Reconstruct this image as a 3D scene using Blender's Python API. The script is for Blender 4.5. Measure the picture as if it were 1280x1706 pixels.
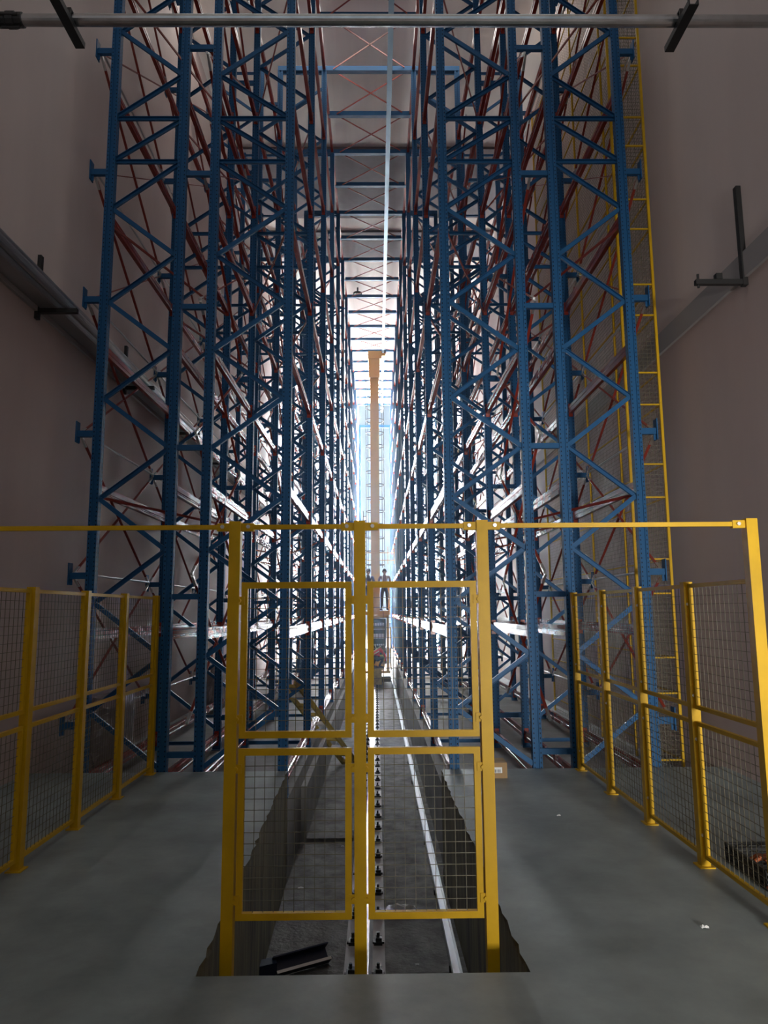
import bpy, math, random
from mathutils import Vector, Matrix

random.seed(7)
S = bpy.context.scene
COL = S.collection
for o in list(bpy.data.objects):
    bpy.data.objects.remove(o)

# ------------------------------------------------------------------ camera
EYE = Vector((0.0, 0.0, 1.65))
cam_data = bpy.data.cameras.new('camera')
cam_data.sensor_fit = 'HORIZONTAL'
cam_data.sensor_width = 36.0
cam_data.lens = 36.0 * 1183.0 / 1280.0
cam_data.clip_start = 0.05
cam_data.clip_end = 400
cam = bpy.data.objects.new('camera', cam_data)
COL.objects.link(cam)
right = Vector((0.99992161, -0.01004595, -0.00747354))
down = Vector((-0.00601457, 0.13813177, -0.9903956))
fwd = Vector((0.01098179, 0.99036291, 0.13806052))
cam.matrix_world = Matrix(((right.x, -down.x, -fwd.x, EYE.x), (right.y, -down.y, -fwd.y, EYE.y),
                           (right.z, -down.z, -fwd.z, EYE.z), (0, 0, 0, 1)))
S.camera = cam

# ------------------------------------------------------------------ sky, lamps, exposure
W = bpy.data.worlds.new('sky')
S.world = W
W.use_nodes = True
bg = W.node_tree.nodes['Background']
bg.inputs[0].default_value = (0.68, 0.86, 1.0, 1)
bg.inputs[1].default_value = 0.46
END_GLOW = 160.0          # daylight through the translucent end panels
def area(name, loc, target, sx, sy, power, color):
    l = bpy.data.lights.new(name, 'AREA')
    l.shape = 'RECTANGLE'; l.size = sx; l.size_y = sy; l.energy = power; l.color = color
    o = bpy.data.objects.new(name, l)
    COL.objects.link(o)
    o.location = loc
    o.rotation_euler = (Vector(target) - Vector(loc)).to_track_quat('-Z', 'Y').to_euler()
    return o
area('back_door_daylight', (2.6, -5.2, 1.15), (1.6, 7.8, 2.4), 0.9, 0.9, 800, (1.0, 0.98, 0.95))
area('rear_fill', (-0.3, -8.5, 6.5), (-0.3, 6, 4.5), 6.0, 5.0, 48, (0.92, 0.95, 1.0))  # soft fill lamp added behind the camera, no known source there
area('roof_fill', (0.0, 5.6, 13.1), (0.0, 5.8, 0.0), 6.0, 3.0, 45, (0.86, 0.97, 1.0))  # unseen fill lamp added under the roof to lift floor and walls
for sx in (-3.0, 3.0):
    area('side_fill', (sx, 12.5, 13.12), (sx * 1.08, 12.5, 0.0), 0.9, 9.0, 55, (1.0, 0.93, 0.88))  # pair of added fills brightening walls and beams; the roof has no openings
S.view_settings.view_transform = 'Standard'
S.view_settings.look = 'None'
S.view_settings.gamma = 1.0
S.view_settings.use_curve_mapping = False
S.view_settings.exposure = 0.2

# ------------------------------------------------------------------ materials
def mat(name, color, rough=0.5, metal=0.0, spec=0.5, vary=0.0, scale=6.0, emit=0.0, bump=0.0, color2=None, stretch=None, alpha=1.0):
    m = bpy.data.materials.new(name)
    m.use_nodes = True
    nt = m.node_tree
    b = nt.nodes['Principled BSDF']
    b.inputs['Base Color'].default_value = (*color, 1)
    b.inputs['Roughness'].default_value = rough
    b.inputs['Metallic'].default_value = metal
    b.inputs['Specular IOR Level'].default_value = spec
    if emit:
        b.inputs['Emission Color'].default_value = (*color, 1)
        b.inputs['Emission Strength'].default_value = emit
    if vary or color2 or bump:
        tc = nt.nodes.new('ShaderNodeTexCoord')
        mp = nt.nodes.new('ShaderNodeMapping')
        if stretch: mp.inputs['Scale'].default_value = stretch
        nt.links.new(tc.outputs['Object'], mp.inputs[0])
        n = nt.nodes.new('ShaderNodeTexNoise')
        n.inputs['Scale'].default_value = scale
        n.inputs['Detail'].default_value = 6
        n.inputs['Roughness'].default_value = 0.62
        nt.links.new(mp.outputs[0], n.inputs['Vector'])
        r = nt.nodes.new('ShaderNodeValToRGB')
        r.color_ramp.elements[0].position = 0.32
        r.color_ramp.elements[1].position = 0.68
        c2 = color2 or tuple(c * (1 - vary) for c in color)
        r.color_ramp.elements[0].color = (*c2, 1)
        r.color_ramp.elements[1].color = (*[min(1, c * (1 + vary * .5)) for c in color], 1)
        nt.links.new(n.outputs['Fac'], r.inputs[0])
        nt.links.new(r.outputs[0], b.inputs['Base Color'])
        if bump:
            bp = nt.nodes.new('ShaderNodeBump')
            bp.inputs['Strength'].default_value = bump
            bp.inputs['Distance'].default_value = 0.02
            n2 = nt.nodes.new('ShaderNodeTexNoise')
            n2.inputs['Scale'].default_value = scale * 7
            n2.inputs['Detail'].default_value = 5
            nt.links.new(mp.outputs[0], n2.inputs['Vector'])
            nt.links.new(n2.outputs['Fac'], bp.inputs['Height'])
            nt.links.new(bp.outputs[0], b.inputs['Normal'])
    return m

BLUE = (0.017, 0.090, 0.21)
def upright_material():
    # blue paint with the two rows of punched slots of a rack upright (slot pitch 50 mm)
    m = mat('upright_blue_paint', BLUE, 0.5, spec=.18)
    nt = m.node_tree; b = nt.nodes['Principled BSDF']
    tc = nt.nodes.new('ShaderNodeTexCoord')
    sp = nt.nodes.new('ShaderNodeSeparateXYZ')
    nt.links.new(tc.outputs['Object'], sp.inputs[0])
    def mth(op, a, bb=None, c=None):
        n = nt.nodes.new('ShaderNodeMath'); n.operation = op
        for i, x in enumerate((a, bb, c)):
            if x is None: continue
            if isinstance(x, (int, float)): n.inputs[i].default_value = x
            else: nt.links.new(x, n.inputs[i])
        return n.outputs[0]
    zz = mth('ABSOLUTE', mth('SUBTRACT', mth('FRACT', mth('MULTIPLY', sp.outputs['Z'], 20.0)), 0.5))
    inz = mth('LESS_THAN', zz, 0.17)
    inx = mth('LESS_THAN', mth('ABSOLUTE', mth('SUBTRACT', mth('ABSOLUTE', sp.outputs['X']), 0.034)), 0.0055)
    iny = mth('LESS_THAN', mth('ABSOLUTE', mth('SUBTRACT', mth('ABSOLUTE', sp.outputs['Y']), 0.024)), 0.0055)
    hole = mth('MULTIPLY', inz, mth('MAXIMUM', inx, iny))
    mx = nt.nodes.new('ShaderNodeMix'); mx.data_type = 'RGBA'
    nt.links.new(hole, mx.inputs['Factor'])
    mx.inputs['A'].default_value = (*BLUE, 1)
    mx.inputs['B'].default_value = (0.004, 0.008, 0.016, 1)
    nt.links.new(mx.outputs['Result'], b.inputs['Base Color'])
    return m

M = dict(
    upright=upright_material(),
    blue=mat('blue_paint', BLUE, 0.45, spec=.2, vary=0.15, scale=3),
    red=mat('red_beam_paint', (0.30, 0.035, 0.022), 0.27, vary=0.25, scale=5),
    rod=mat('red_rod_paint', (0.27, 0.035, 0.02), 0.4),
    yellow=mat('yellow_paint', (0.62, 0.36, 0.003), 0.45, spec=.3, vary=0.12, scale=4),
    wire=mat('galvanised_yellow_wire', (0.13, 0.11, 0.06), 0.5),
    zinc=mat('zinc_bolt', (0.62, 0.62, 0.60), 0.35, 0.9),
    pipe=mat('galvanised_pipe', (0.52, 0.53, 0.53), 0.26, 1.0, vary=0.25, scale=4),
    dark=mat('dark_steel', (0.035, 0.033, 0.032), 0.5, 0.4),
    tray=mat('grey_cable_tray', (0.42, 0.42, 0.42), 0.32, 0.85),
    slab=mat('smooth_concrete_slab', (0.29, 0.325, 0.31), 0.42, spec=0.45, scale=1.3, color2=(0.15, 0.17, 0.165), bump=0.12),
    rackfloor=mat('rough_rack_floor_concrete', (0.26, 0.25, 0.24), 0.75, scale=1.6, color2=(0.15, 0.145, 0.14), bump=0.2),
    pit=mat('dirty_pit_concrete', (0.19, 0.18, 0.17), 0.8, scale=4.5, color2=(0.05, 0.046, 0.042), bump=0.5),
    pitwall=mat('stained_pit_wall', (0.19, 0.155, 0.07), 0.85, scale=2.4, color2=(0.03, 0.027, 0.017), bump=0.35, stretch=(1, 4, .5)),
    wall=mat('pale_wall_cladding', (0.74, 0.62, 0.57), 0.6, scale=0.7, color2=(0.66, 0.55, 0.51), stretch=(1, 1, .25)),
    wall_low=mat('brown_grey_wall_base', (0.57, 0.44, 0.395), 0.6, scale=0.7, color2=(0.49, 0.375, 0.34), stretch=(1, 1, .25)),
    ceil=mat('pale_roof_deck', (0.86, 0.79, 0.71), 0.7, vary=0.08, scale=1.0, stretch=(4, .2, 1)),
    strip=mat('dull_brown_roof_strip', (0.15, 0.112, 0.118), 0.7, vary=.1),
    trimw=mat('grey_trim', (0.33, 0.30, 0.29), 0.6),
    ochre=mat('ochre_crane_paint', (0.60, 0.30, 0.055), 0.5),
    cabinet=mat('dark_green_cabinet', (0.015, 0.045, 0.04), 0.5),
    label=mat('pale_label', (0.65, 0.70, 0.66), 0.5),
    alu=mat('aluminium_conductor', (0.75, 0.78, 0.80), 0.3, 0.95),
    railm=mat('worn_rail_steel', (0.42, 0.40, 0.38), 0.35, 0.9, vary=0.3),
    guide=mat('blue_grey_guide_rail', (0.22, 0.34, 0.42), 0.4, 0.2),
    card=mat('brown_cardboard', (0.36, 0.23, 0.11), 0.8, vary=0.1),
    white=mat('white_print', (0.75, 0.75, 0.72), 0.6),
    black=mat('black_print', (0.02, 0.02, 0.02), 0.6),
    film_wrap=mat('grey_stretch_film', (0.26, 0.22, 0.22), 0.22),
    film=mat('crumpled_plastic', (0.45, 0.43, 0.40), 0.4),
    timber=mat('yellow_timber', (0.50, 0.37, 0.10), 0.7, vary=0.3, scale=8),
    navy=mat('navy_painted_channel', (0.012, 0.02, 0.05), 0.3),
    glow=mat('translucent_daylight_panel', (0.90, 0.96, 1.0), 0.5, emit=END_GLOW),
    skin=mat('skin', (0.30, 0.16, 0.10), 0.6),
    hair=mat('dark_hair', (0.012, 0.010, 0.009), 0.6),
    shirt=mat('grey_work_shirt', (0.10, 0.09, 0.09), 0.8),
    shirt2=mat('dusty_brown_jacket', (0.20, 0.11, 0.08), 0.8),
    trousers=mat('dark_trousers', (0.03, 0.03, 0.035), 0.8),
    vest=mat('red_safety_vest', (0.60, 0.02, 0.02), 0.7),
    orange=mat('orange_glove', (0.30, 0.075, 0.02), 0.7),
    reflect=mat('pale_reflective_strip', (0.85, 0.80, 0.55), 0.4),
)

# ------------------------------------------------------------------ helpers
class MB:
    def __init__(s): s.v = []; s.f = []
    def quadbox(s, c8):
        b = len(s.v); s.v += [tuple(p) for p in c8]
        s.f += [tuple(b + i for i in q) for q in ((0, 3, 2, 1), (4, 5, 6, 7), (0, 1, 5, 4), (1, 2, 6, 5), (2, 3, 7, 6), (3, 0, 4, 7))]
        return s
    def box(s, x0, x1, y0, y1, z0, z1):
        return s.quadbox([(x0, y0, z0), (x1, y0, z0), (x1, y1, z0), (x0, y1, z0), (x0, y0, z1), (x1, y0, z1), (x1, y1, z1), (x0, y1, z1)])
    def cbox(s, c, sx, sy, sz):
        return s.box(c[0] - sx / 2, c[0] + sx / 2, c[1] - sy / 2, c[1] + sy / 2, c[2] - sz / 2, c[2] + sz / 2)
    def prism(s, p0, p1, prof, up=(0, 0, 1), caps=True):
        # extrude a 2D profile (side, up) from p0 to p1
        p0 = Vector(p0); p1 = Vector(p1); d = (p1 - p0).normalized()
        u = Vector(up); u = u - d * u.dot(d)
        if u.length < 1e-5: u = Vector((1, 0, 0)) - d * d.x
        u.normalize(); r = d.cross(u)
        n = len(prof); b = len(s.v)
        for p in (p0, p1):
            s.v += [tuple(p + r * a + u * c) for a, c in prof]
        for i in range(n):
            j = (i + 1) % n
            s.f.append((b + i, b + j, b + n + j, b + n + i))
        if caps:
            s.f.append(tuple(b + i for i in reversed(range(n)))); s.f.append(tuple(b + n + i for i in range(n)))
        return s
    def bar(s, p0, p1, w, h, up=(0, 0, 1)):
        return s.prism(p0, p1, [(-w / 2, -h / 2), (w / 2, -h / 2), (w / 2, h / 2), (-w / 2, h / 2)], up)
    def channel(s, p0, p1, w, h, t=0.006, up=(0, 0, 1)):
        return s.prism(p0, p1, [(-w / 2, -h / 2), (w / 2, -h / 2), (w / 2, h / 2), (w / 2 - t, h / 2), (w / 2 - t, -h / 2 + t), (-w / 2 + t, -h / 2 + t), (-w / 2 + t, h / 2), (-w / 2, h / 2)], up)
    def tube(s, p0, p1, r, n=8, caps=True):
        return s.prism(p0, p1, [(r * math.cos(2 * math.pi * i / n), r * math.sin(2 * math.pi * i / n)) for i in range(n)], caps=caps)
    def ring(s, c, rx, ry, r, n=20, m=4):
        b = len(s.v)
        for i in range(n):
            a = 2 * math.pi * i / n
            for j in range(m):
                q = 2 * math.pi * j / m + .785
                s.v.append((c[0] + (rx + r * math.cos(q)) * math.cos(a), c[1] + (ry + r * math.cos(q)) * math.sin(a), c[2] + r * math.sin(q)))
        for i in range(n):
            for j in range(m):
                s.f.append((b + i * m + j, b + (i + 1) % n * m + j, b + (i + 1) % n * m + (j + 1) % m, b + i * m + (j + 1) % m))
        return s
    def mesh(s, name, material, smooth=False):
        me = bpy.data.meshes.new(name)
        me.from_pydata(s.v, [], s.f)
        if material is not None: me.materials.append(material)
        if smooth:
            me.polygons.foreach_set('use_smooth', [True] * len(me.polygons))
        me.update()
        return me
    def build(s, name, material, parent=None, kind=None, smooth=False, loc=None):
        return put(name, s.mesh(name, material, smooth), parent, loc or (0, 0, 0), kind)

WLOC = {}
def put(name, data, parent=None, loc=(0, 0, 0), kind=None):
    """link an object whose mesh sits at the world point loc"""
    o = bpy.data.objects.new(name, data)
    COL.objects.link(o)
    l = Vector(loc)
    WLOC[o.name] = l
    if parent is not None:
        o.parent = parent
        o.location = l - WLOC[parent.name]
    else:
        o.location = l
    if kind: o['kind'] = kind
    return o
def thing(name, label, cat, loc, group=None):
    o = put(name, None, None, loc)
    o.empty_display_size = 0.2
    o['label'] = label; o['category'] = cat
    if group: o['group'] = group
    return o
def tag(o, label, cat, group=None):
    o['label'] = label; o['category'] = cat
    if group: o['group'] = group
    return o

# ------------------------------------------------------------------ the setting
LIP, SLAB_END, END = 3.52, 7.74, 39.0
WL, WR = -3.65, 3.65
PIT, RF = -1.1, -0.27
def ragged(xs, y0, y1, n, amp):
    return [(xs[0] + (xs[1] - xs[0]) * i / n + random.uniform(-amp, amp), y0 + (y1 - y0) * i / n) for i in range(n + 1)]
le = ragged((-0.835, -0.945), LIP, SLAB_END, 46, 0.012)
re_ = ragged((0.69, 0.66), LIP, SLAB_END, 46, 0.010)
fl = MB()
fl.box(WL, WR, -2.5, LIP, -1.3, 0.0)
fl.box(WL, -0.96, LIP, SLAB_END, -1.3, 0.0)
fl.box(0.72, WR, LIP, SLAB_END, -1.3, 0.0)
fl.build('floor', M['slab'], None, 'structure')
def pit_side(name, edge, outer, mt):
    # the broken slab edge: top strip and the wall of the pit under it
    top = MB(); wl = MB()
    for (xa, ya), (xb, yb) in zip(edge, edge[1:]):
        b = len(top.v); top.v += [(xa, ya, 0), (xb, yb, 0), (outer, yb, 0), (outer, ya, 0)]
        top.f.append((b, b + 1, b + 2, b + 3) if outer < xa else (b + 3, b + 2, b + 1, b))
        b = len(wl.v)
        fa, fb = (ya - LIP) / (SLAB_END - LIP), (yb - LIP) / (SLAB_END - LIP)
        ba_, bb_ = (edge[0][0] + (edge[-1][0] - edge[0][0]) * q for q in (fa, fb))
        dp = -.05
        wl.v += [(xa, ya, 0), (xb, yb, 0), (bb_, yb, dp), (ba_, ya, dp), (bb_, yb, PIT), (ba_, ya, PIT)]
        wl.f += [(b, b + 1, b + 2, b + 3), (b + 3, b + 2, b + 4, b + 5)]
    b = len(wl.v); x, y = edge[-1]
    wl.v += [(x, y, 0), (outer, y, 0), (outer, y, PIT), (x, y, PIT)]; wl.f.append((b, b + 1, b + 2, b + 3))
    top.build('floor', M['slab'], None, 'structure')
    wl.build('pit_wall', mt, None, 'structure')
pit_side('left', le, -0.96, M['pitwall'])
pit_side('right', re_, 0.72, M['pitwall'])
rk = MB()
rk.box(WL, -0.935, SLAB_END, END, -1.3, RF)
rk.box(0.715, WR, SLAB_END, END, -1.3, RF)
rk.box(-0.935, -0.865, 9.05, END, -1.3, -0.46)
rk.build('floor', M['rackfloor'], None, 'structure')
pf = MB()
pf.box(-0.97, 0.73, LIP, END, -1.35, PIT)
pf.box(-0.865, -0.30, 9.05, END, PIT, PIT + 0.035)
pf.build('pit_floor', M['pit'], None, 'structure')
MB().box(-40, 40, END, 120, -0.6, -0.35).build('ground', M['rackfloor'], None, 'structure')
CH = CL_ = 13.2
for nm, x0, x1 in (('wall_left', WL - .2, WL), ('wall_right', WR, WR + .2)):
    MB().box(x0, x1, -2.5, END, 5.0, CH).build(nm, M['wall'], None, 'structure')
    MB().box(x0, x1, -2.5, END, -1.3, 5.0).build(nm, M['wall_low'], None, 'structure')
MB().box(WR - .035, WR, -2.5, END, 4.86, 5.12).build('trim_1', M['trimw'], None, 'structure')
MB().box(WL, WL + .035, -2.5, END, 4.86, 5.12).build('trim_2', M['trimw'], None, 'structure')
# wall behind the camera with the small door that lets daylight in
bk = MB()
bk.box(WL, 2.02, -2.7, -2.5, -.2, 5.2)
bk.box(3.30, WR, -2.7, -2.5, -.2, 5.2)
bk.box(2.02, 3.30, -2.7, -2.5, 2.14, 5.2)
bk.box(WL, WR, -2.7, -2.5, 9.5, CH)
bk.build('wall_back', M['wall'], None, 'structure')
MB().box(WL - .2, WR + .2, -2.7, END, CH, CH + .2).build('ceiling', M['ceil'], None, 'structure')
for y0, y1 in ((16.4, 19.55), (20.35, 20.6), (20.85, 21.9)):      # dull brown roof strips across the hall
    MB().box(WL, WR, y0, y1, CH - .07, CH).build('trim_3', M['strip'], None, 'structure')
# end of the hall: translucent daylight panels left and right of the open aisle doorway
for k, (x0, x1) in enumerate(((WL, -0.95), (0.95, WR))):
    w = MB()
    nb = 3
    for i in range(nb + 1):
        x = x0 + (x1 - x0) * i / nb
        w.box(x - .03, x + .03, END - .05, END + .05, RF, CL_)
    for z in (RF + .03, 2.9, 6.2, 9.5, CL_ - .03):
        w.box(x0, x1, END - .04, END + .04, z - .03, z + .03)
    fr = w.build('window_%d' % (k + 1), M['trimw'], None, 'structure')
    for i in range(nb):
        xa = x0 + (x1 - x0) * i / nb; xb = x0 + (x1 - x0) * (i + 1) / nb
        for za, zb in ((RF, 2.9), (2.9, 6.2), (6.2, 9.5), (9.5, CL_)):
            MB().box(xa + .03, xb - .03, END + .0, END + .012, za + .03, zb - .03).build('pane', M['glow'], fr)

# ------------------------------------------------------------------ pallet racks
Y0, BAY, NF = 7.80, 2.62, 12
TOP = 12.5
FY = [Y0 + BAY * k for k in range(NF)]
LEVELS = [-0.10, 1.42, 3.02, 4.64, 6.25, 7.85, 9.46, 11.07]
NEAR = 3
# shared meshes
def upright_mesh():
    p = [(-.05, -.045), (-.05, .045), (.05, .045), (.05, -.045), (.018, -.045), (.018, -.030), (-.018, -.030), (-.018, -.045)]
    m = MB(); n = len(p)
    for z in (0, TOP - RF): m.v += [(x, y, z) for x, y in p]
    for i in range(n):
        j = (i + 1) % n
        m.f.append((i, n + i, n + j, j))
    m.f.append(tuple(range(n))); m.f.append(tuple(reversed(range(n, 2 * n))))
    return m.mesh('upright', M['upright'])
UPR = upright_mesh()
def beam_mesh():
    # stepped box beam with a connector plate at each end
    L = BAY - .09
    m = MB()
    m.prism((0, 0, 0), (0, L, 0), [(-.025, -.06), (.025, -.06), (.025, -.035), (.019, -.028), (.019, -.016), (.025, -.009), (.025, .030), (.012, .036), (.012, .06), (-.025, .06), (-.025, .012), (-.019, .005), (-.019, -.007), (-.025, -.014)])
    for y in (0.004, L - .004):
        m.cbox((0, y, -.01), .062, .008, .20)
    return m.mesh('load_beam', M['red'])
BEAM = beam_mesh()
FD = {}      # strut meshes by (dx, dz)
def strut(dx, dz, open_front=False):
    k = (round(dx, 3), round(dz, 3), open_front)
    if k not in FD:
        nm = 'diagonal_strut' if abs(dz) > .01 else 'horizontal_strut'
        FD[k] = MB().channel((0, 0, 0), (dx, 0, dz), .050, .030, .005, up=(0, -1, 0) if open_front else (0, 1, 0)).mesh(nm, M['blue'])
    return FD[k]
def lattice_plan():
    # (side_a, z_a, side_b, z_b): G = post beside the neighbouring row, F = the other post
    p = []
    z = 8.09; s = 'G'
    while z < TOP - .6:
        p.append((s, z, 'F' if s == 'G' else 'G', z + .573)); s = 'F' if s == 'G' else 'G'; z += .573
    p += [('G', 8.07, 'F', 7.54), ('G', 7.51, 'F', 7.51), ('G', 7.48, 'F', 6.98), ('G', 6.95, 'F', 6.95), ('G', 6.92, 'F', 6.37)]
    z = 6.34; s = 'F'
    while z - .573 > -.05:
        p.append((s, z, 'F' if s == 'G' else 'G', z - .573)); s = 'F' if s == 'G' else 'G'; z -= .573
    p.append(('G', RF + .09, 'F', RF + .09))
    p.append(('G', TOP - .05, 'F', TOP - .05))
    return p
PLAN = lattice_plan()
FM = MB()
FM.box(-.062, .062, -.075, .075, 0, .012); FM.box(-.056, .056, -.052, .052, .012, .10)
FOOT = FM.mesh('foot_plate', M['blue'])
def rod_mesh(dy, dz):
    m = MB()
    d = Vector((0, dy, dz)); u = d.normalized()
    m.bar(u * .10, d - u * .10, .010, .032, up=(1, 0, 0))
    m.bar(u * .02, u * .20, .028, .028)
    m.bar(d - u * .20, d - u * .02, .028, .028)
    me = m.mesh('cross_rod', M['rod']); me.materials.append(M['zinc'])
    for p in me.polygons:
        if p.index >= 6: p.material_index = 1
    return me
ROD_UP, ROD_DN = rod_mesh(BAY, 1.585), rod_mesh(BAY, -1.585)
TIE = MB().tube((0, .05, 0), (0, BAY - .05, 0), .014, 6).mesh('tie_rod', M['zinc'])
BRK = [0.47 + 1.585 * j for j in range(8)]
SPC = [0.163 + 1.657 * j for j in range(8)]

def rack(label, xg, xf, outer_x=None, gap_x=None, spacer_to=None):
    r = thing('pallet_rack', label, 'pallet rack', ((xg + xf) / 2, Y0, RF), 'rows of pallet racking')
    dx = xf - xg
    X = {'G': xg, 'F': xf}
    far_lattice = None
    sg = 1 if dx > 0 else -1
    for k, y in enumerate(FY):
        fr = put('upright_frame', None, r, (xg, y, RF))
        for x in (xg, xf):
            put('upright', UPR, fr, (x, y, RF))
            if k < 6: put('foot_plate', FOOT, fr, (x, y, RF))
        if k < NEAR:
            for a, za, b, zb in PLAN:
                xa = X[a] + (.045 * sg if a == 'G' else -.045 * sg); xb = X[b] + (.045 * sg if b == 'G' else -.045 * sg)
                me = strut(xb - xa, zb - za, (a == 'G') == (zb < za - .01) if abs(zb - za) > .01 else True)
                put(me.name.split('.')[0], me, fr, (xa, y, za))
        else:
            if far_lattice is None:
                m = MB()
                for a, za, b, zb in PLAN:
                    xa = X[a] + (.045 * sg if a == 'G' else -.045 * sg); xb = X[b] + (.045 * sg if b == 'G' else -.045 * sg)
                    m.bar((xa - xg, 0, za), (xb - xg, 0, zb), .028, .052)
                far_lattice = m.mesh('strut_lattice', M['blue'])
            put('strut_lattice', far_lattice, fr, (xg, y, 0), 'stuff')
    for k in range(NF - 1):
        for z in LEVELS:
            for x in (xg, xf):
                put('load_beam', BEAM, r, (x, FY[k] + .045, z))
    if spacer_to is not None:                      # short ties to the neighbouring row
        sp = MB().channel((0, 0, 0), (spacer_to - xg, 0, 0), .05, .06).mesh('row_spacer', M['blue'])
        for y in FY:
            for z in SPC: put('row_spacer', sp, r, (xg, y, z))
    if outer_x is not None:                        # brackets towards the wall and their crossed rods
        b = MB(); d = outer_x - xf; s2 = 1 if d > 0 else -1
        b.channel((.05 * s2, 0, 0), (d, 0, 0), .05, .07)
        b.box(d - .006, d + .006, -.05, .05, -.10, .14)
        b.box(d - .03 if s2 > 0 else d - .006, d + .006 if s2 > 0 else d + .03, -.004, .004, -.10, -.035)
        bm_ = b.mesh('brace_bracket', M['blue'])
        for y in FY:
            for z in BRK: put('brace_bracket', bm_, r, (xf, y, z))
        xs, zs, tie = outer_x - .02 * s2, BRK, True
    else:
        xs, zs, tie = gap_x, BRK, False
    if outer_x is not None or gap_x is not None:
        for k in range(0, NF - 1, 1 if tie else 2):
            for j in range(len(zs) - 1):
                put('cross_rod', ROD_UP, r, (xs, FY[k], zs[j]))
                put('cross_rod', ROD_DN, r, (xs + .012, FY[k], zs[j + 1]))
            if tie:
                for z in zs: put('tie_rod', TIE, r, (xs + .02, FY[k], z + .03))
    # single diagonal rods lying flat at three levels
    d = MB(); d.bar((0, 0, 0), (-dx, BAY, 0), .016, .030); pb_ = d.mesh('plan_brace', M['rod'])
    for k in range(NF - 1):
        for z in (2.93, 6.16, 9.37): put('plan_brace', pb_, r, (xf, FY[k], z))
    return r
rack('tall blue and red pallet rack row left of aisle, beside the crane pit', -1.885, -1.0, gap_x=-2.03)
rack('tall blue and red pallet rack row along the left wall, behind left fence', -2.27, -3.11, outer_x=-3.345, spacer_to=-1.885)
rack('tall blue and red pallet rack row right of aisle, beside aluminium strip', 1.69, 0.81, gap_x=1.85)
rack('tall blue and red pallet rack row beside right wall and yellow mesh guard', 2.11, 2.945, outer_x=3.17, spacer_to=1.69)

# ------------------------------------------------------------------ ties across the top of the aisle, guide rail
tf = thing('aisle_tie_frame', 'blue tie beams with crossed rods bridging the aisle between rack tops', 'tie frame', (0, Y0, TOP))
zt = TOP + .03
ys = []
for k in range(NF - 1): ys += [FY[k], FY[k] + BAY / 2]
ys.append(FY[-1])
for i, y in enumerate(ys):
    x0, x1 = (-1.93, 1.74) if i % 2 == 0 else (-1.0, .81)
    MB().channel((x0, y, zt), (x1, y, zt), .10, .10, .008, up=(0, 1, 0)).build('tie_beam', M['blue'], tf)
for ya, yb in zip(ys, ys[1:]):
    for s in (1, -1):
        MB().bar((-.72 * s - .095, ya + .05, zt + .02 * s), (.72 * s - .095, yb - .05, zt + .02 * s), .010, .028).build('cross_rod', M['rod'], tf)
for x in (-1.0, .81):
    MB().bar((x, FY[0], zt), (x, FY[-1], zt), .06, .06).build('edge_beam', M['red'], tf)
tag(MB().prism((.325, Y0 - 3.0, 12.40), (.325, 37.5, 12.40), [(-.05, -.05), (.05, -.05), (.05, -.035), (.012, -.03), (.012, .04), (.05, .045), (.05, .06), (-.05, .06), (-.05, .045), (-.012, .04), (-.012, -.03), (-.05, -.035)]).build('guide_rail', M['guide']),
    'long pale blue-grey crane guide rail hanging under the aisle tie beams', 'guide rail')
# blue portal closing the far end of the aisle
pt = thing('end_portal', 'bright blue portal frame at the far end of the aisle', 'portal', (0, 37.2, RF))
MB().box(-.92, -.80, 37.1, 37.25, RF, 11.4).build('post', M['blue'], pt)
MB().box(.72, .84, 37.1, 37.25, RF, 11.4).build('post', M['blue'], pt)
MB().box(-.92, .84, 37.1, 37.25, 11.4, 11.55).build('crossbar', M['blue'], pt)

# ------------------------------------------------------------------ crane rail and conductor strip in the pit
cr = thing('crane_rail', 'worn steel crane rail on base plates along the pit floor', 'rail', (-.11, LIP, PIT))
MB().prism((-.11, 4.1, PIT + .02), (-.11, 37, PIT + .02), [(-.06, 0), (.06, 0), (.06, .012), (.012, .03), (.012, .10), (.034, .112), (.034, .14), (-.034, .14), (-.034, .112), (-.012, .10), (-.012, .03), (-.06, .012)]).build('rail_section', M['railm'], cr)
MB().box(-.27, .05, 4.1, 37, PIT, PIT + .02).build('base_plate', M['trimw'], cr)
cm = MB()
cm.box(-.035, .035, -.045, .045, 0, .025); cm.box(-.02, .03, -.03, .03, .025, .05); cm.tube((.0, 0, .05), (.0, 0, .085), .014, 6)
cm.box(-.05, .05, -.015, .015, .0, .016)
CLIP = cm.mesh('rail_clip', M['dark'])
y = 4.25
while y < 36.5:
    for x in (-.215, -.005): put('rail_clip', CLIP, cr, (x, y, PIT + .02))
    y += .52
cs = thing('conductor_strip', 'bright aluminium conductor strip running beside the right pit wall', 'conductor', (.58, LIP, PIT))
pr = [(-.035, 0), (.035, 0), (.035, .06), (.022, .06), (.022, .02), (-.022, .02), (-.022, .06), (-.035, .06)]
MB().prism((.582, 4.1, PIT + .05), (.600, 37, PIT + .05), pr).build('channel_bar', M['alu'], cs)
st = MB().box(-.045, .045, -.03, .03, 0, .05).mesh('support_foot', M['dark'])
y = 4.4
while y < 36:
    put('support_foot', st, cs, (.582 + .018 * (y - LIP) / 33, y, PIT)); y += 1.5

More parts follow.
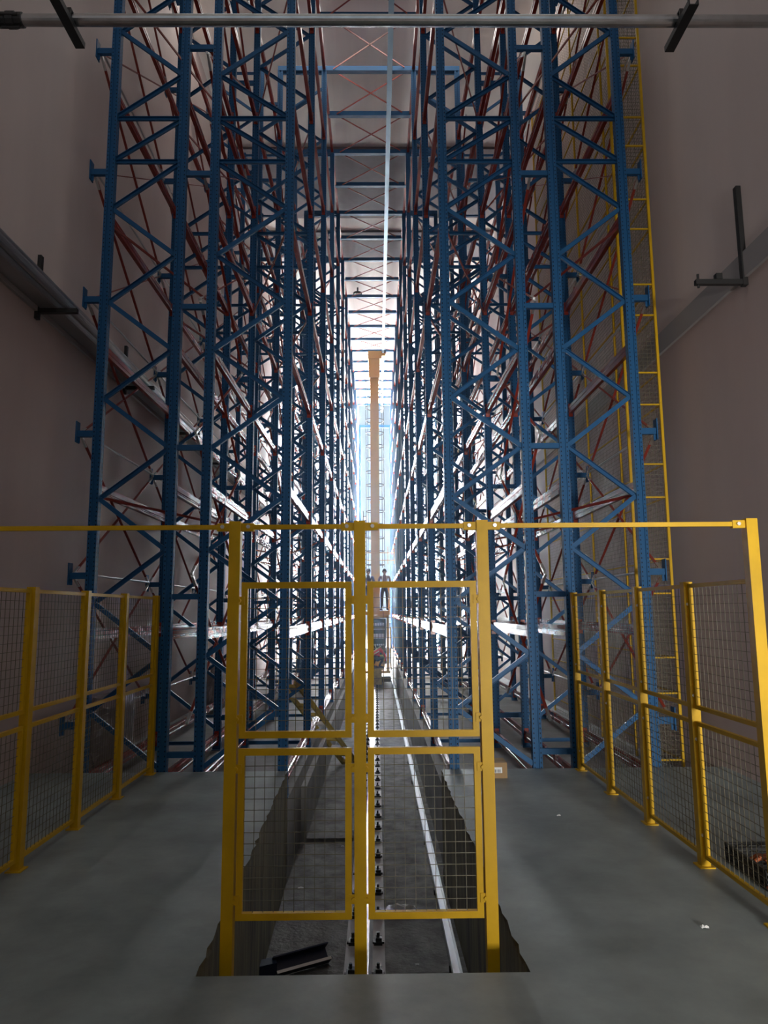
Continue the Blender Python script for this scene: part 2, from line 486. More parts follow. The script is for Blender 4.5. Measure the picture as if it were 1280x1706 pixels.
# ------------------------------------------------------------------ yellow mesh barrier, side fences
def wire_mesh(w, h, cell, r=.0015):
    # flat grid in the xz plane, origin at lower left
    m = MB()
    nx, nz = max(1, round(w / cell)), max(1, round(h / cell))
    for i in range(1, nx): m.box(w * i / nx - r, w * i / nx + r, -r, r, 0, h)
    for j in range(1, nz): m.box(0, w, r, 3 * r, h * j / nz - r, h * j / nz + r)
    return m
def panel(parent, x0, x1, z0, z1, y, t, along='x', const=0.0, cell=.055, dep=.03):
    """framed wire panel; along='x' lies across the aisle at y, along='y' runs down the aisle at x=const"""
    fr = MB(); d = dep / 2
    fr.box(x0, x1, -d, d, z0, z0 + t); fr.box(x0, x1, -d, d, z1 - t, z1)
    fr.box(x0, x0 + t, -d, d, z0 + t, z1 - t); fr.box(x1 - t, x1, -d, d, z0 + t, z1 - t)
    w = wire_mesh(x1 - x0 - 2 * t, z1 - z0 - 2 * t, cell)
    w.v = [(a + x0 + t, b, c + z0 + t) for a, b, c in w.v]
    if along == 'y':
        for q in (fr, w): q.v = [(-b, a, c) for a, b, c in q.v]
        loc = (const, 0, 0)
    else: loc = (0, y, 0)
    f = put('panel_frame', fr.mesh('panel_frame', M['yellow']), parent, loc)
    put('wire_mesh', w.mesh('wire_mesh', M['wire']), f, loc, 'stuff')
    return f
def tabs(frame, pts, y):
    for x, z, sx in pts:
        m = MB(); m.cbox((x, y - .018, z), .05, .006, .045); m.tube((x + .004 * sx, y - .034, z), (x + .004 * sx, y - .018, z), .011, 6)
        m.build('fixing_bolt', M['yellow'], frame)
GY = 3.92
ba = thing('mesh_barrier', 'yellow framed mesh barrier standing across the pit in front of aisle', 'barrier', (-.09, GY, 0))
for x, zb in ((-.778, PIT), (-.0925, PIT), (.585, PIT), (2.085, 0.0), (-2.37, 0.0)):
    m = MB(); m.box(x - .031, x + .031, GY - .031, GY + .031, zb + .01, 2.145); m.box(x - .06, x + .06, GY - .06, GY + .06, zb, zb + .01)
    m.build('post', M['yellow'], ba)
for x0, x1 in ((-2.339, -.809), (-.747, -.1235), (-.0615, .554), (.616, 2.054)):
    m = MB(); m.box(x0, x1, GY - .012, GY + .012, 2.103, 2.128)
    for x, s in ((x0, 1), (x1, -1)):
        m.box(min(x, x + s * .07), max(x, x + s * .07), GY - .017, GY + .017, 2.093, 2.136)
    t = m.build('top_rail', M['yellow'], ba)
    for x, s in ((x0, 1), (x1, -1)): MB().tube((x + s * .04, GY - .03, 2.116), (x + s * .04, GY - .016, 2.116), .011, 6).build('bolt', M['zinc'], t)
for x0, x1 in ((-.738, -.138), (-.052, .545)):
    for z0, z1 in ((.985, 1.811), (.08, .931)):
        f = panel(ba, x0, x1, z0, z1, GY, .034)
        tabs(f, [(x0 - .006, z1 - .10, -1), (x1 + .006, z1 - .10, 1), (x0 - .006, z0 + .10, -1), (x1 + .006, z0 + .10, 1)], GY)
def side_fence(label, x, posts, front):
    t = thing('mesh_fence', label, 'fence', (x, posts[0], 0), 'side mesh fences')
    s = -1 if x > 0 else 1
    for y in posts:
        m = MB(); m.box(x - .03, x + .03, y - .03, y + .03, .008, 1.825); m.box(x - .05, x + .05, y - .055, y + .055, 0, .008)
        m.box(x - .031, x + .031, y - .031, y + .031, 1.825, 1.83)
        p = m.build('post', M['yellow'], t)
        for z in (.2, .80, 1.08, 1.68):
            MB().tube((x - .012, y - .04, z), (x - .012, y - .028, z), .011, 6).build('bolt', M['zinc'], p)
    ys_ = posts + [front]
    for ya, yb in zip(ys_, ys_[1:]):
        lo, hi = min(ya, yb) + .045, max(ya, yb) - .045
        for z0, z1 in ((.995, 1.815), (.06, .915)):
            panel(t, lo, hi, z0, z1, 0, .026, 'y', x, .055, .026)
    return t
side_fence('yellow wire mesh fence with five bays on the right concrete slab', 2.11, [7.64, 6.69, 5.775, 4.845], GY)
side_fence('yellow wire mesh fence on the left slab, under the cable tray', -2.35, [7.65, 6.70, 5.81, 4.91], GY)

# ------------------------------------------------------------------ tall mesh guard between right rack and right wall
mg = thing('mesh_guard', 'tall yellow mesh guard with rungs between right rack and wall', 'mesh guard', (3.43, 8.25, RF))
GX, GYY = 3.43, 8.25
def gpost(x, y): MB().box(x - .015, x + .015, y - .015, y + .015, RF, 12.3).build('post', M['yellow'], mg)
gpost(GX, GYY); gpost(3.02, GYY)
yl = [GYY + 1.45 * i for i in range(1, 5)]
for y in yl: gpost(GX, y)
zr = []
z = -.03
while z < 12.2:
    zr += [z, z + .73]; z += 1.128
for z in zr:
    MB().box(3.04, GX - .02, GYY - .012, GYY + .012, z - .008, z + .008).build('rung', M['yellow'], mg)
for z in zr:
    for ya, yb in zip([GYY] + yl, yl):
        MB().box(GX - .010, GX + .010, ya + .02, yb - .02, z - .008, z + .008).build('rail', M['yellow'], mg)
w = wire_mesh(.37, 12.5, .05, .0017); w.v = [(a + 3.04, b + GYY, c + RF) for a, b, c in w.v]
w.build('wire_mesh', M['wire'], mg, 'stuff')
w = wire_mesh(5.8, 12.5, .055, .0015); w.v = [(GX - b, a + GYY + .02, c + RF) for a, b, c in w.v]
w.build('wire_mesh', M['wire'], mg, 'stuff')

# ------------------------------------------------------------------ overhead pipe, cable tray, empty bracket
PY, PZ = 5.0, 6.25
pp = thing('overhead_pipe', 'galvanised steel pipe crossing overhead from wall to wall', 'pipe', (0, PY, PZ))
MB().tube((WL, PY, PZ), (WR, PY, PZ), .045, 16).build('pipe_run', M['pipe'], pp, smooth=False)
m = MB()
for x, r in ((-2.90, .058), (-2.83, .064), (-2.77, .056)): m.tube((x - .03, PY, PZ), (x + .03, PY, PZ), r, 12)
for a in range(4): m.tube((-2.90, PY + .06 * math.cos(a * 1.57), PZ + .06 * math.sin(a * 1.57)), (-2.76, PY + .06 * math.cos(a * 1.57), PZ + .06 * math.sin(a * 1.57)), .012, 6)
m.build('coupling', M['dark'], pp)
for x, ya, yb in ((-2.36, 4.2, 5.17), (2.415, 4.74, 5.20)):
    m = MB(); m.channel((x, ya, PZ - .075), (x, yb, PZ - .075), .075, .05, .008)
    m.ring((x, PY, PZ), .001, .001, .001)
    m.bar((x, PY - .055, PZ - .06), (x, PY - .055, PZ + .05), .03, .012, up=(0, 1, 0)); m.bar((x, PY + .055, PZ - .06), (x, PY + .055, PZ + .05), .03, .012, up=(0, 1, 0))
    m.bar((x, PY - .06, PZ + .052), (x, PY + .06, PZ + .052), .03, .012)
    h_ = m.build('support_arm', M['dark'], pp)
    MB().tube((x, ya + .08, PZ - .06), (x, ya + .08, CH), .008, 6).build('hanger_rod', M['dark'], h_)
ct = thing('cable_tray', 'dark grey cable tray on L-brackets along the left wall', 'cable tray', (-3.42, 0, 5.15))
TX, TZ = -3.43, 4.90
MB().channel((-3.53, 0.5, TZ + .11), (-3.53, 36, TZ + .11), .16, .20, .008).build('tray_channel', M['tray'], ct)
for dx, dz, rr in ((.0, .055, .050), (.105, .045, .042), (.03, .16, .045)): MB().tube((TX + dx, 0.5, TZ + dz), (TX + dx, 36, TZ + dz), rr, 14).build('conduit', M['tray'], ct)
y = 1.98
while y < 36:
    m = MB()
    m.box(WL + .001, WL + .04, y - .03, y + .03, 4.78, 5.50)
    m.box(WL + .04, -3.20, y - .025, y + .025, 4.845, 4.895)
    m.build('tray_bracket', M['dark'], ct); y += 2.66
eb = thing('wall_bracket', 'empty dark L-bracket sticking out of the right wall', 'bracket', (WR, 6.55, 5.2))
MB().box(WR - .05, WR - .001, 6.52, 6.58, 4.78, 5.82).build('upright_plate', M['dark'], eb)
m = MB(); m.box(3.14, WR - .05, 6.525, 6.575, 4.79, 4.84); m.box(3.34, 3.40, 6.52, 6.58, 4.84, 4.90); m.tube((3.17, 6.55, 4.76), (3.17, 6.55, 4.90), .012, 6)
m.build('arm', M['dark'], eb)

# ------------------------------------------------------------------ stacker crane
sc = thing('stacker_crane', 'ochre stacker crane with tall caged mast at the far end of aisle', 'crane', (-.05, 28.5, PIT))
CY = 28.5
m = MB(); m.box(-.22, .13, CY - .2, CY + .2, .10, 12.0)
for z in (3.0, 6.0, 9.0): m.box(-.24, .15, CY - .22, CY + .22, z, z + .03)
m.build('mast', M['ochre'], sc)
m = MB(); m.box(-.30, .26, CY - .3, CY + .35, 12.0, 12.32); m.box(-.27, .18, CY - .25, CY + .25, 11.2, 12.0)
m.box(.26, .42, CY - .1, CY + .1, 12.18, 12.30)
t = m.build('mast_head', M['ochre'], sc)
for x in (.25, .40): MB().tube((x, CY, 12.28), (x, CY, 12.42), .05, 10).build('guide_roller', M['dark'], t)
cg = MB()
for a in range(6):
    q = math.pi * (.02 + .96 * a / 5)
    cg.tube((-.04 + .37 * math.cos(q), CY + .25 + .40 * math.sin(q), 3.4), (-.04 + .37 * math.cos(q), CY + .25 + .40 * math.sin(q), 11.3), .012, 6)
cage = cg.build('ladder_cage', M['dark'], sc)
for i in range(15): MB().ring((-.04, CY + .25, 3.5 + .545 * i), .37, .40, .022).build('hoop', M['dark'], cage)
m = MB()
for x in (-.52, -.40): m.box(x - .012, x + .012, CY - .5, CY - .46, 1.7, 5.6)
for i in range(22): m.box(-.52, -.40, CY - .49, CY - .47, 1.8 + .17 * i, 1.83 + .17 * i)
m.build('ladder', M['dark'], sc)
m = MB(); m.box(-.24, .16, CY - 2.0, CY + 2.0, PIT + .22, PIT + .60); m.box(-.30, .30, CY - .6, CY + .6, PIT + .60, .10); m.build('bottom_carriage', M['ochre'], sc)
for y in (CY - 1.6, CY + 1.6): MB().tube((-.17, y, PIT + .30), (-.05, y, PIT + .30), .14, 14).build('wheel', M['dark'], sc)
MB().box(.12, .50, CY - 1.9, CY - 1.5, PIT + .18, PIT + .36).build('buffer', M['dark'], sc)
MB().box(-.5, .5, CY - .95, CY + 1.6, 1.50, 1.66).build('platform', M['ochre'], sc)
gr = MB()
for x in (-.49, .49):
    for y in (CY - .9, CY + .3, CY + 1.5): gr.tube((x, y, 1.66), (x, y, 2.72), .018, 6)
    for z in (2.15, 2.72): gr.tube((x, CY - .9, z), (x, CY + 1.5, z), .018, 6)
for z in (3.65, 3.95): gr.tube((-.5, CY - .2, z), (.72, CY - .2, z), .014, 6)
for x in (.45, .70): gr.tube((x, CY - .2, 3.5), (x, CY - .2, 4.2), .012, 6)
gr.build('guard_rail', M['ochre'], sc)
cb = MB().box(-.22, .34, CY - 1.25, CY - .65, .02, 1.36).build('control_cabinet', M['cabinet'], sc)
for z0, z1, n in ((1.10, 1.20, 5), (.95, .985, 1), (.62, .80, 4), (.36, .42, 6), (.25, .275, 1)):
    for i in range(n):
        a = -.17 + .46 * i / n
        MB().box(a, a + .46 / n - (.02 if n > 1 else 0), CY - 1.262, CY - 1.25, z0, z1).build('label_plate', M['label'], cb)
m = MB(); m.box(.36, .46, CY - 1.3, CY - 1.2, -.6, 1.50); m.box(-.34, -.25, CY - 1.3, CY - 1.2, -.6, 1.50); m.box(-.34, .46, CY - 1.3, CY - 1.2, 1.38, 1.50); m.box(-.5, .5, CY - 1.3, CY + 1.0, -.66, -.58)
m.build('cabinet_frame', M['ochre'], sc)
MB().box(.50, .54, CY - 1.35, CY - 1.3, -.5, 1.05).build('marker_post', M['yellow'], sc)

# ------------------------------------------------------------------ people
def skinned(name, joints, edges, mats, pick, parent=None, sub=2):
    me = bpy.data.meshes.new(name)
    names = list(joints)
    me.from_pydata([joints[n][0] for n in names], [(names.index(a), names.index(b)) for a, b in edges], [])
    o = bpy.data.objects.new(name, me); COL.objects.link(o)
    md = o.modifiers.new('skin', 'SKIN'); md.use_smooth_shade = True; md.branch_smoothing = .6
    for i, n in enumerate(names):
        sv = me.skin_vertices[0].data[i]; r = joints[n][1]
        sv.radius = r if isinstance(r, tuple) else (r, r); sv.use_root = (i == 0)
    sb = o.modifiers.new('sub', 'SUBSURF'); sb.levels = sub; sb.render_levels = sub
    dg = bpy.context.evaluated_depsgraph_get()
    ev = bpy.data.meshes.new_from_object(o.evaluated_get(dg))
    bpy.data.objects.remove(o)
    ev.name = name; ev.materials.clear()
    for m_ in mats: ev.materials.append(m_)
    for p in ev.polygons: p.material_index = pick(p.center); p.use_smooth = True
    return ev
def head_mesh(mb, c, r, d):
    """skull with jaw, nose, ears; d = facing direction"""
    c = Vector(c); d = Vector(d).normalized(); s = d.cross(Vector((0, 0, 1))).normalized(); u = s.cross(d)
    b = len(mb.v); n, k = 14, 10
    for i in range(k + 1):
        t = math.pi * i / k
        for j in range(n):
            q = 2 * math.pi * j / n
            x, y, z = math.sin(t) * math.cos(q), math.sin(t) * math.sin(q), math.cos(t)
            w = 1.0 if z > -.1 else 1.0 + (z + .1) * .38
            fy = y * .98 * w + (.10 if z < -.3 and y > 0 else 0)
            if y > .93 and -.35 < z < .15: fy += .22
            mb.v.append(tuple(c + s * (x * r * .80 * w) + d * (fy * r * .95) + u * (z * r * 1.22)))
    for i in range(k):
        for j in range(n):
            mb.f.append((b + i * n + j, b + (i + 1) * n + j, b + (i + 1) * n + (j + 1) % n, b + i * n + (j + 1) % n))
    for sg in (1, -1):
        e = c + s * (sg * r * .82)
        mb.prism(e - s * .008, e + s * .010, [(.02 * math.cos(a * .9), .034 * math.sin(a * .9)) for a in range(7)], up=u)
def hand(mb, wrist, d, side):
    """palm, four unequal curled fingers and a thumb"""
    w = Vector(wrist); d = Vector(d).normalized(); a = Vector((0, 0, 1)) - d * d.z
    if a.length < .2: a = Vector((0, 1, 0)) - d * d.y
    a.normalize(); s = d.cross(a) * side
    mb.prism(w - d * .015, w + d * .085, [(-.040, -.013), (.040, -.013), (.042, 0), (.040, .013), (-.040, .013), (-.042, 0)], up=a)
    for i, L in enumerate((.070, .078, .072, .056)):
        o = w + d * .083 + d.cross(a) * (-.030 + .020 * i)
        mid = o + d * L * .55; tip = mid + (d * .75 - a * .65) * L * .5
        mb.tube(o, mid, .0095, 6); mb.tube(mid, tip, .0085, 6)
    o = w + d * .025 + s * .036
    mb.tube(o, o + (d * .6 + s * .6) * .05, .011, 6); mb.tube(o + (d * .6 + s * .6) * .05, o + (d * 1.2 + s * .75) * .06, .0095, 6)
def person(label, base, P, facing, mats, cuts, extra):
    """P: joint -> offset from base; mats (top, trousers, skin); cuts: (waist z, ankle z)"""
    B = Vector(base)
    R = dict(pelvis=(.135, .11), waist=(.125, .095), chest=(.155, .105), neck0=.065, neck=.052,
             shl=.062, shr=.062, ell=.045, elr=.045, wrl=.030, wrr=.030, hil=.090, hir=.090, knl=.060, knr=.060, anl=.040, anr=.040, tol=.035, tor=.035)
    J = {k: (tuple(Vector(v)), R[k]) for k, v in P.items() if k in R}
    E_ = [('pelvis', 'waist'), ('waist', 'chest'), ('chest', 'neck0'), ('neck0', 'neck'), ('chest', 'shl'), ('chest', 'shr'), ('shl', 'ell'), ('ell', 'wrl'), ('shr', 'elr'), ('elr', 'wrr'),
          ('pelvis', 'hil'), ('pelvis', 'hir'), ('hil', 'knl'), ('knl', 'anl'), ('anl', 'tol'), ('hir', 'knr'), ('knr', 'anr'), ('anr', 'tor')]
    leg = [(Vector(P[a]), Vector(P[b])) for a, b in (('hil', 'knl'), ('knl', 'anl'), ('hir', 'knr'), ('knr', 'anr'), ('pelvis', 'hil'), ('pelvis', 'hir'), ('anl', 'tol'), ('anr', 'tor'))]
    top = [(Vector(P[a]), Vector(P[b])) for a, b in (('waist', 'chest'), ('chest', 'neck0'), ('chest', 'shl'), ('chest', 'shr'), ('shl', 'ell'), ('ell', 'wrl'), ('shr', 'elr'), ('elr', 'wrr'))]
    def dist(c, a, b):
        t = max(0, min(1, (c - a).dot(b - a) / max(1e-6, (b - a).length_squared))); return (c - a - (b - a) * t).length
    def pick(c):
        c = Vector(c)
        if dist(c, Vector(P['neck0']), Vector(P['neck'])) < .07 and (c - Vector(P['neck0'])).dot(Vector(P['neck']) - Vector(P['neck0'])) > 0.002: return 2
        return 1 if min(dist(c, a, b) for a, b in leg) < min(dist(c, a, b) for a, b in top) else 0
    body = skinned('person', J, E_, mats, pick)
    o = put('person', body, None, base)
    tag(o, label, 'person')
    m = MB(); head_mesh(m, P['head'], .098, facing)
    m.tube(Vector(P['neck0']), Vector(P['head']) - Vector((0, 0, .06)), .050, 10)
    put('head', m.mesh('head', M['skin'], True), o, base)
    for w_, e_, sd in (('wrl', 'ell', 1), ('wrr', 'elr', -1)):
        m = MB(); hand(m, P[w_], Vector(P[w_]) - Vector(P[e_]), sd); put('hand', m.mesh('hand', M['skin']), o, base)
    d = Vector(facing).normalized(); s = d.cross(Vector((0, 0, 1))).normalized(); u = s.cross(d)
    m = MB()
    for sg in (1, -1): m.cbox(tuple(Vector(P['head']) + d * .088 + s * (.034 * sg) + u * .012), .018, .018, .010)
    put('eyes', m.mesh('eyes', M['black']), o, base)
    m = MB(); m.cbox(tuple(Vector(P['head']) + d * .096 - u * .062), .034, .012, .008); put('mouth', m.mesh('mouth', M['shirt2']), o, base)
    # hair: cap over the upper back of the skull
    m = MB(); c = Vector(P['head']); b = 0; n = 14; k = 6
    for i in range(k + 1):
        t = math.pi * .60 * i / k
        for j in range(n):
            q = 2 * math.pi * j / n; front = max(0, math.sin(q))
            tt = t * (1 - .42 * front)
            m.v.append(tuple(c + s * (math.sin(tt) * math.cos(q) * .088) + d * (math.sin(tt) * math.sin(q) * .102 - .006) + u * (math.cos(tt) * .128)))
    for i in range(k):
        for j in range(n): m.f.append((i * n + j, (i + 1) * n + j, (i + 1) * n + (j + 1) % n, i * n + (j + 1) % n))
    put('hair', m.mesh('hair', M['hair'], True), o, base)
    m = MB()
    for a, t_ in (('anl', 'tol'), ('anr', 'tor')):
        pa, pb = Vector(P[a]), Vector(P[t_])
        dd = (pb - pa); dd.z = 0; dd.normalize()
        m.bar(pa - dd * .05 + Vector((0, 0, -.045)), pa + dd * .19 + Vector((0, 0, -.045)), .09, .07)
    put('shoes', m.mesh('shoes', M['black']), o, base)
    extra(o, base, P)
    return o
def standing(lean=0.0, armf=.25, turn=0.0):
    # figure facing -y, hands together in front at belt height
    f = lean
    return dict(pelvis=(0, .02, .86), waist=(0, .0 - f * .3, 1.00), chest=(0, -f * .8, 1.22), neck0=(0, -f, 1.38), neck=(0, -f - .02, 1.44), head=(0, -f * 1.25 - .03, 1.52),
                shl=(.18, -f * .9, 1.33), shr=(-.18, -f * .9, 1.33), ell=(.23, -f - .08, 1.08), elr=(-.23, -f - .08, 1.08), wrl=(.08, -f - armf, 1.0), wrr=(-.08, -f - armf, 1.0),
                hil=(.09, .02, .80), hir=(-.09, .02, .80), knl=(.10, -.02, .46), knr=(-.11, -.04, .46), anl=(.10, .03, .10), anr=(-.12, .0, .10), tol=(.11, -.10, .06), tor=(-.14, -.13, .06))
def none(o, b, P): pass
def vest_strips(o, base, P):
    m = MB()
    c = Vector(P['chest']); p = Vector(P['pelvis']); ax = (c - p).normalized()
    back = Vector((-.25, -1, .75)); back = (back - ax * back.dot(ax)).normalized(); sd = ax.cross(back)
    def strip(a0, s0, a1, s1):
        q0 = c + ax * a0 + sd * s0 + back * .125; q1 = c + ax * a1 + sd * s1 + back * .125
        m.bar(q0, q1, .035, .012, up=back)
    strip(.10, .12, -.26, -.12); strip(.10, -.12, -.08, .02); strip(-.12, .13, -.36, -.06)
    put('reflective_strip', m.mesh('reflective_strip', M['reflect']), o, base)
def jacket_strips(o, base, P):
    m = MB(); y = P['chest'][1] - .112
    for x in (-.09, .09): m.bar((x, y, 1.36), (x * .9, y - .0, 1.05), .03, .010, up=(0, -1, 0))
    m.bar((-.14, y, 1.10), (.14, y, 1.10), .010, .03)
    put('reflective_strip', m.mesh('reflective_strip', M['reflect']), o, base)
person('worker in brown jacket with pale strips standing right of the crane mast', (.31, CY - .45, 1.66), standing(.05, .24), (0, -1, -.55), (M['shirt2'], M['trousers'], M['skin']), None, jacket_strips)
person('worker in grey shirt leaning over platform, left of the crane mast', (-.33, CY - .40, 1.66), standing(.22, .34), (.75, -.6, -.7), (M['shirt'], M['trousers'], M['skin']), None, none)
crouch = dict(pelvis=(-.06, -.10, .36), waist=(.0, .0, .50), chest=(.08, .10, .66), neck0=(.18, .17, .70), neck=(.22, .20, .70), head=(.29, .24, .68),
              shl=(.02, .27, .66), shr=(.22, -.02, .64), ell=(.12, .38, .44), elr=(.36, .10, .42), wrl=(.22, .44, .24), wrr=(.36, .26, .24),
              hil=(-.13, -.04, .33), hir=(.04, -.13, .33), knl=(.02, .22, .40), knr=(.30, .02, .38), anl=(-.10, .06, .09), anr=(.13, -.12, .09), tol=(.0, .16, .05), tor=(.25, -.03, .05))
person('worker in red safety vest crouching in front of the crane cabinet', (-.06, 26.15, -.40), crouch, (.72, .5, -.5), (M['vest'], M['trousers'], M['skin']), None, vest_strips)
tag(MB().box(-.30, .16, 25.8, 26.5, PIT + .16, -.40).quadbox([(-.34, 25.78, -.44), (.20, 25.78, -.44), (.20, 26.52, -.44), (-.34, 26.52, -.44), (-.33, 25.79, -.40), (.19, 25.79, -.40), (.19, 26.51, -.40), (-.33, 26.51, -.40)]).build('wooden_crate', M['timber']),
    'brown wooden crate on the crane rail under the crouching worker', 'crate')

# ------------------------------------------------------------------ loose things
bx = thing('cardboard_box', 'brown cardboard box with white barcode label on right slab edge', 'box', (1.12, 7.42, 0))
m = MB(); m.box(.98, 1.285, 7.32, 7.55, 0, .145); m.box(.98, 1.285, 7.318, 7.43, .145, .149); m.box(.98, 1.285, 7.437, 7.552, .145, .149)
m.build('carton', M['card'], bx)
lb = MB().box(1.14, 1.235, 7.316, 7.319, .05, .105).build('label', M['white'], bx)
for i in range(7): MB().box(1.15 + .011 * i, 1.15 + .011 * i + (.003, .006, .004)[i % 3], 7.3145, 7.3155, .055, .085).build('bar_print', M['black'], lb)
MB().box(1.03, 1.10, 7.316, 7.319, .095, .115).build('label', M['white'], bx)
ch = thing('steel_channel', 'dark navy steel channel lying in the pit behind barrier', 'steel channel', (-.6, 5.9, PIT))
MB().channel((-.80, 5.83, PIT + .075), (-.40, 6.06, PIT + .075), .12, .085, .010, up=(.35, -.62, .70)).build('channel_section', M['navy'], ch)
MB().quadbox([(-.90, 5.74, PIT), (-.77, 5.80, PIT), (-.80, 5.90, PIT), (-.93, 5.84, PIT), (-.90, 5.74, PIT + .12), (-.77, 5.80, PIT + .12), (-.80, 5.90, PIT + .12), (-.93, 5.84, PIT + .12)]).build('end_block', M['navy'], ch)
MB().bar((-.765, 5.765, PIT + .068), (-.372, 5.99, PIT + .068), .020, .005, up=(.35, -.62, .70)).build('worn_edge', M['zinc'], ch)
def crumple(name, c, sx, sy, sz, n, material, seed):
    rd = random.Random(seed); m = MB(); k = 9
    for i in range(k):
        for j in range(k):
            u, v = i / (k - 1) * 2 - 1, j / (k - 1) * 2 - 1
            e = max(0, 1 - (u * u + v * v) * .6)
            m.v.append((u * sx * rd.uniform(.8, 1.05), v * sy * rd.uniform(.8, 1.05), .004 + sz * e * rd.uniform(.2, 1)))
    for i in range(k - 1):
        for j in range(k - 1): m.f.append((i * k + j, (i + 1) * k + j, (i + 1) * k + j + 1, i * k + j + 1))
    return m.build(name, material, None, None, False, c)
tag(crumple('plastic_sheet', (.21, 7.0, PIT), .15, .13, .06, 9, M['film'], 3), 'crumpled pale plastic sheet on the pit floor beside rail', 'plastic sheet')
for i, (x, y, z, s, lab) in enumerate(((-.78, 7.58, PIT, .03, 'small white scrap at the foot of left pit wall'), (-.42, 8.85, PIT, .018, 'tiny white scrap on pit floor before the left ledge'),
        (1.46, 6.0, 0, .017, 'tiny white scrap on right slab behind barrier'), (1.70, 3.95, 0, .022, 'flat white scrap on right slab near the tall post'), (.30, 6.0, PIT, .016, 'tiny white scrap between crane rail and conductor strip'))):
    tag(crumple('paper_scrap', (x, y, z), s, s * .7, s * .6, 5, M['white'], 20 + i), lab, 'scrap', 'white scraps on the concrete')
ld = thing('timber_ladder', 'yellow timber ladder leaning from the pit up to left rack', 'ladder', (-.45, 13.3, PIT))
A, B_ = Vector((-1.33, 10.75, .63)), Vector((-.47, 13.3, PIT + .01))
d = (B_ - A).normalized(); s = d.cross(Vector((0, 0, 1))).normalized(); s = Vector((s.x, s.y, s.z))
for q in (-.13, .13): MB().bar(A + s * q, B_ + s * q, .035, .08).build('stile', M['timber'], ld)
for i in range(10):
    p = A + (B_ - A) * ((i + .5) / 10)
    MB().bar(p - s * .12, p + s * .12, .05, .03, up=d).build('rung', M['white'] if i in (1, 4, 7) else M['timber'], ld)
def bundle(c, sx, sy, sz, label, seed):
    rd = random.Random(seed); m = MB(); n, k = 22, 9
    for i in range(k + 1):
        t = i / k
        for j in range(n):
            q = 2 * math.pi * j / n
            e = (abs(math.cos(q)) ** 3 + abs(math.sin(q)) ** 3) ** (-1 / 3) * (1 if 0 < i < k else .8) * rd.uniform(.9, 1.05)
            m.v.append((sx / 2 * e * math.cos(q), sy / 2 * e * math.sin(q), sz * t + (rd.uniform(-.02, .02) if 0 < i < k else 0)))
    for i in range(k):
        for j in range(n): m.f.append((i * n + j, i * n + (j + 1) % n, (i + 1) * n + (j + 1) % n, (i + 1) * n + j))
    m.f.append(tuple(reversed(range(n)))); m.f.append(tuple(range(k * n, k * n + n)))
    tag(m.build('wrapped_bundle', M['film_wrap'], None, None, False, c), label, 'bundle', 'film-wrapped bundles by left wall')
bundle((-3.28, 9.05, RF), .36, 1.05, .92, 'film-wrapped bundle by the left wall, behind the left mesh fence', 5)
bundle((-3.28, 14.8, RF), .40, .9, .85, 'film-wrapped bundle by the left wall, farther down the rack', 6)
# basket of straps with orange gloves at the foot of right fence
bk = thing('wire_basket', 'low black wire basket on the floor behind right fence', 'basket', (2.52, 4.7, 0))
m = MB()
for i in range(8):
    x = 2.30 + .07 * i
    m.box(x - .006, x + .006, 4.42, 4.432, 0, .115); m.box(x - .006, x + .006, 4.92, 4.932, 0, .115); m.box(x - .006, x + .006, 4.42, 4.93, 0, .012)
for i in range(8):
    y = 4.425 + .0715 * i
    m.box(2.29, 2.302, y - .006, y + .006, 0, .115); m.box(2.79, 2.802, y - .006, y + .006, 0, .115); m.box(2.29, 2.80, y - .006, y + .006, .012, .024)
for z in (.02, .05, .08, .11):
    m.box(2.288, 2.804, 4.416, 4.434, z - .008, z + .008); m.box(2.288, 2.804, 4.918, 4.936, z - .008, z + .008)
    m.box(2.286, 2.304, 4.416, 4.936, z - .008, z + .008); m.box(2.786, 2.806, 4.416, 4.936, z - .008, z + .008)
m.build('wire_frame', M['black'], bk)
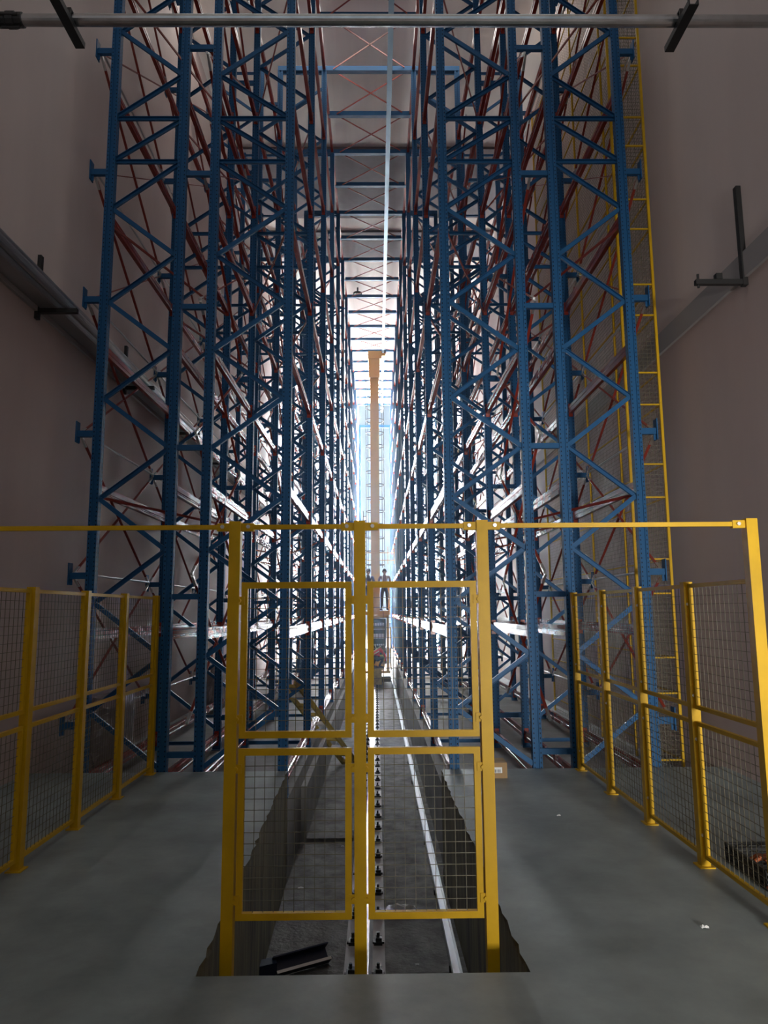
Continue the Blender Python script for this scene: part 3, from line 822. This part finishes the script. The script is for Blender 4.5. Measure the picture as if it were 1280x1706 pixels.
def glove(loc, rot, label):
    m = MB()
    m.prism((0, 0, 0), (.10, 0, 0), [(-.05, -.016), (.05, -.016), (.054, 0), (.05, .016), (-.05, .016), (-.054, 0)])
    m.prism((-.08, 0, 0), (0, 0, 0), [(-.045, -.018), (.045, -.018), (.05, 0), (.045, .018), (-.045, .018), (-.05, 0)])
    for i, L in enumerate((.07, .085, .08, .06)):
        y = -.038 + .025 * i; m.tube((.098, y, 0), (.10 + L * .6, y * 1.15, .006), .0125, 7); m.tube((.10 + L * .6, y * 1.15, .006), (.10 + L, y * 1.2, -.012), .011, 7)
    m.tube((.02, .045, 0), (.07, .085, .004), .014, 7); m.tube((.07, .085, .004), (.105, .095, -.006), .012, 7)
    o = m.build('work_glove', M['orange'], None, None, False, loc); o.rotation_euler = rot
    tag(o, label, 'glove', 'orange gloves by the basket')
glove((2.47, 4.55, .142), (.1, .1, 2.75), 'orange work glove lying on top of the wire basket')
glove((2.45, 4.33, .03), (.0, .0, 2.75), 'orange work glove on the floor in front of wire basket')
# small ceiling fittings seen above the aisle
hl = thing('ceiling_lamp', 'small round dark lamp hanging under the lower ceiling, left of aisle', 'lamp', (-.75, 24.2, CL_))
m = MB(); m.tube((-.62, 24.2, CL_ - .02), (-.62, 24.2, CL_ - .22), .03, 8); m.build('stem', M['dark'], hl)
m = MB(); m.tube((-.62, 24.2, CL_ - .30), (-.62, 24.2, CL_ - .22), .16, 14); m.build('lamp_body', M['dark'], hl)

# ------------------------------------------------------------------ thin haze volume added in the hall to imitate lens bloom
hz = bpy.data.materials.new('bloom_haze'); hz.use_nodes = True
nt = hz.node_tree; nt.nodes.clear()
out = nt.nodes.new('ShaderNodeOutputMaterial'); vs = nt.nodes.new('ShaderNodeVolumeScatter')
vs.inputs['Color'].default_value = (0.75, 0.88, 1.0, 1); vs.inputs['Density'].default_value = 0.0016; vs.inputs['Anisotropy'].default_value = 0.82
nt.links.new(vs.outputs[0], out.inputs['Volume'])
hzo = MB().box(WL + .36, WR - .06, 9.0, END - .2, PIT - .02, CL_ - .06).build('bloom_haze', hz, None, 'stuff')
tag(hzo, 'thin bluish haze added to imitate lens bloom in the hall, brightest by far end', 'haze')
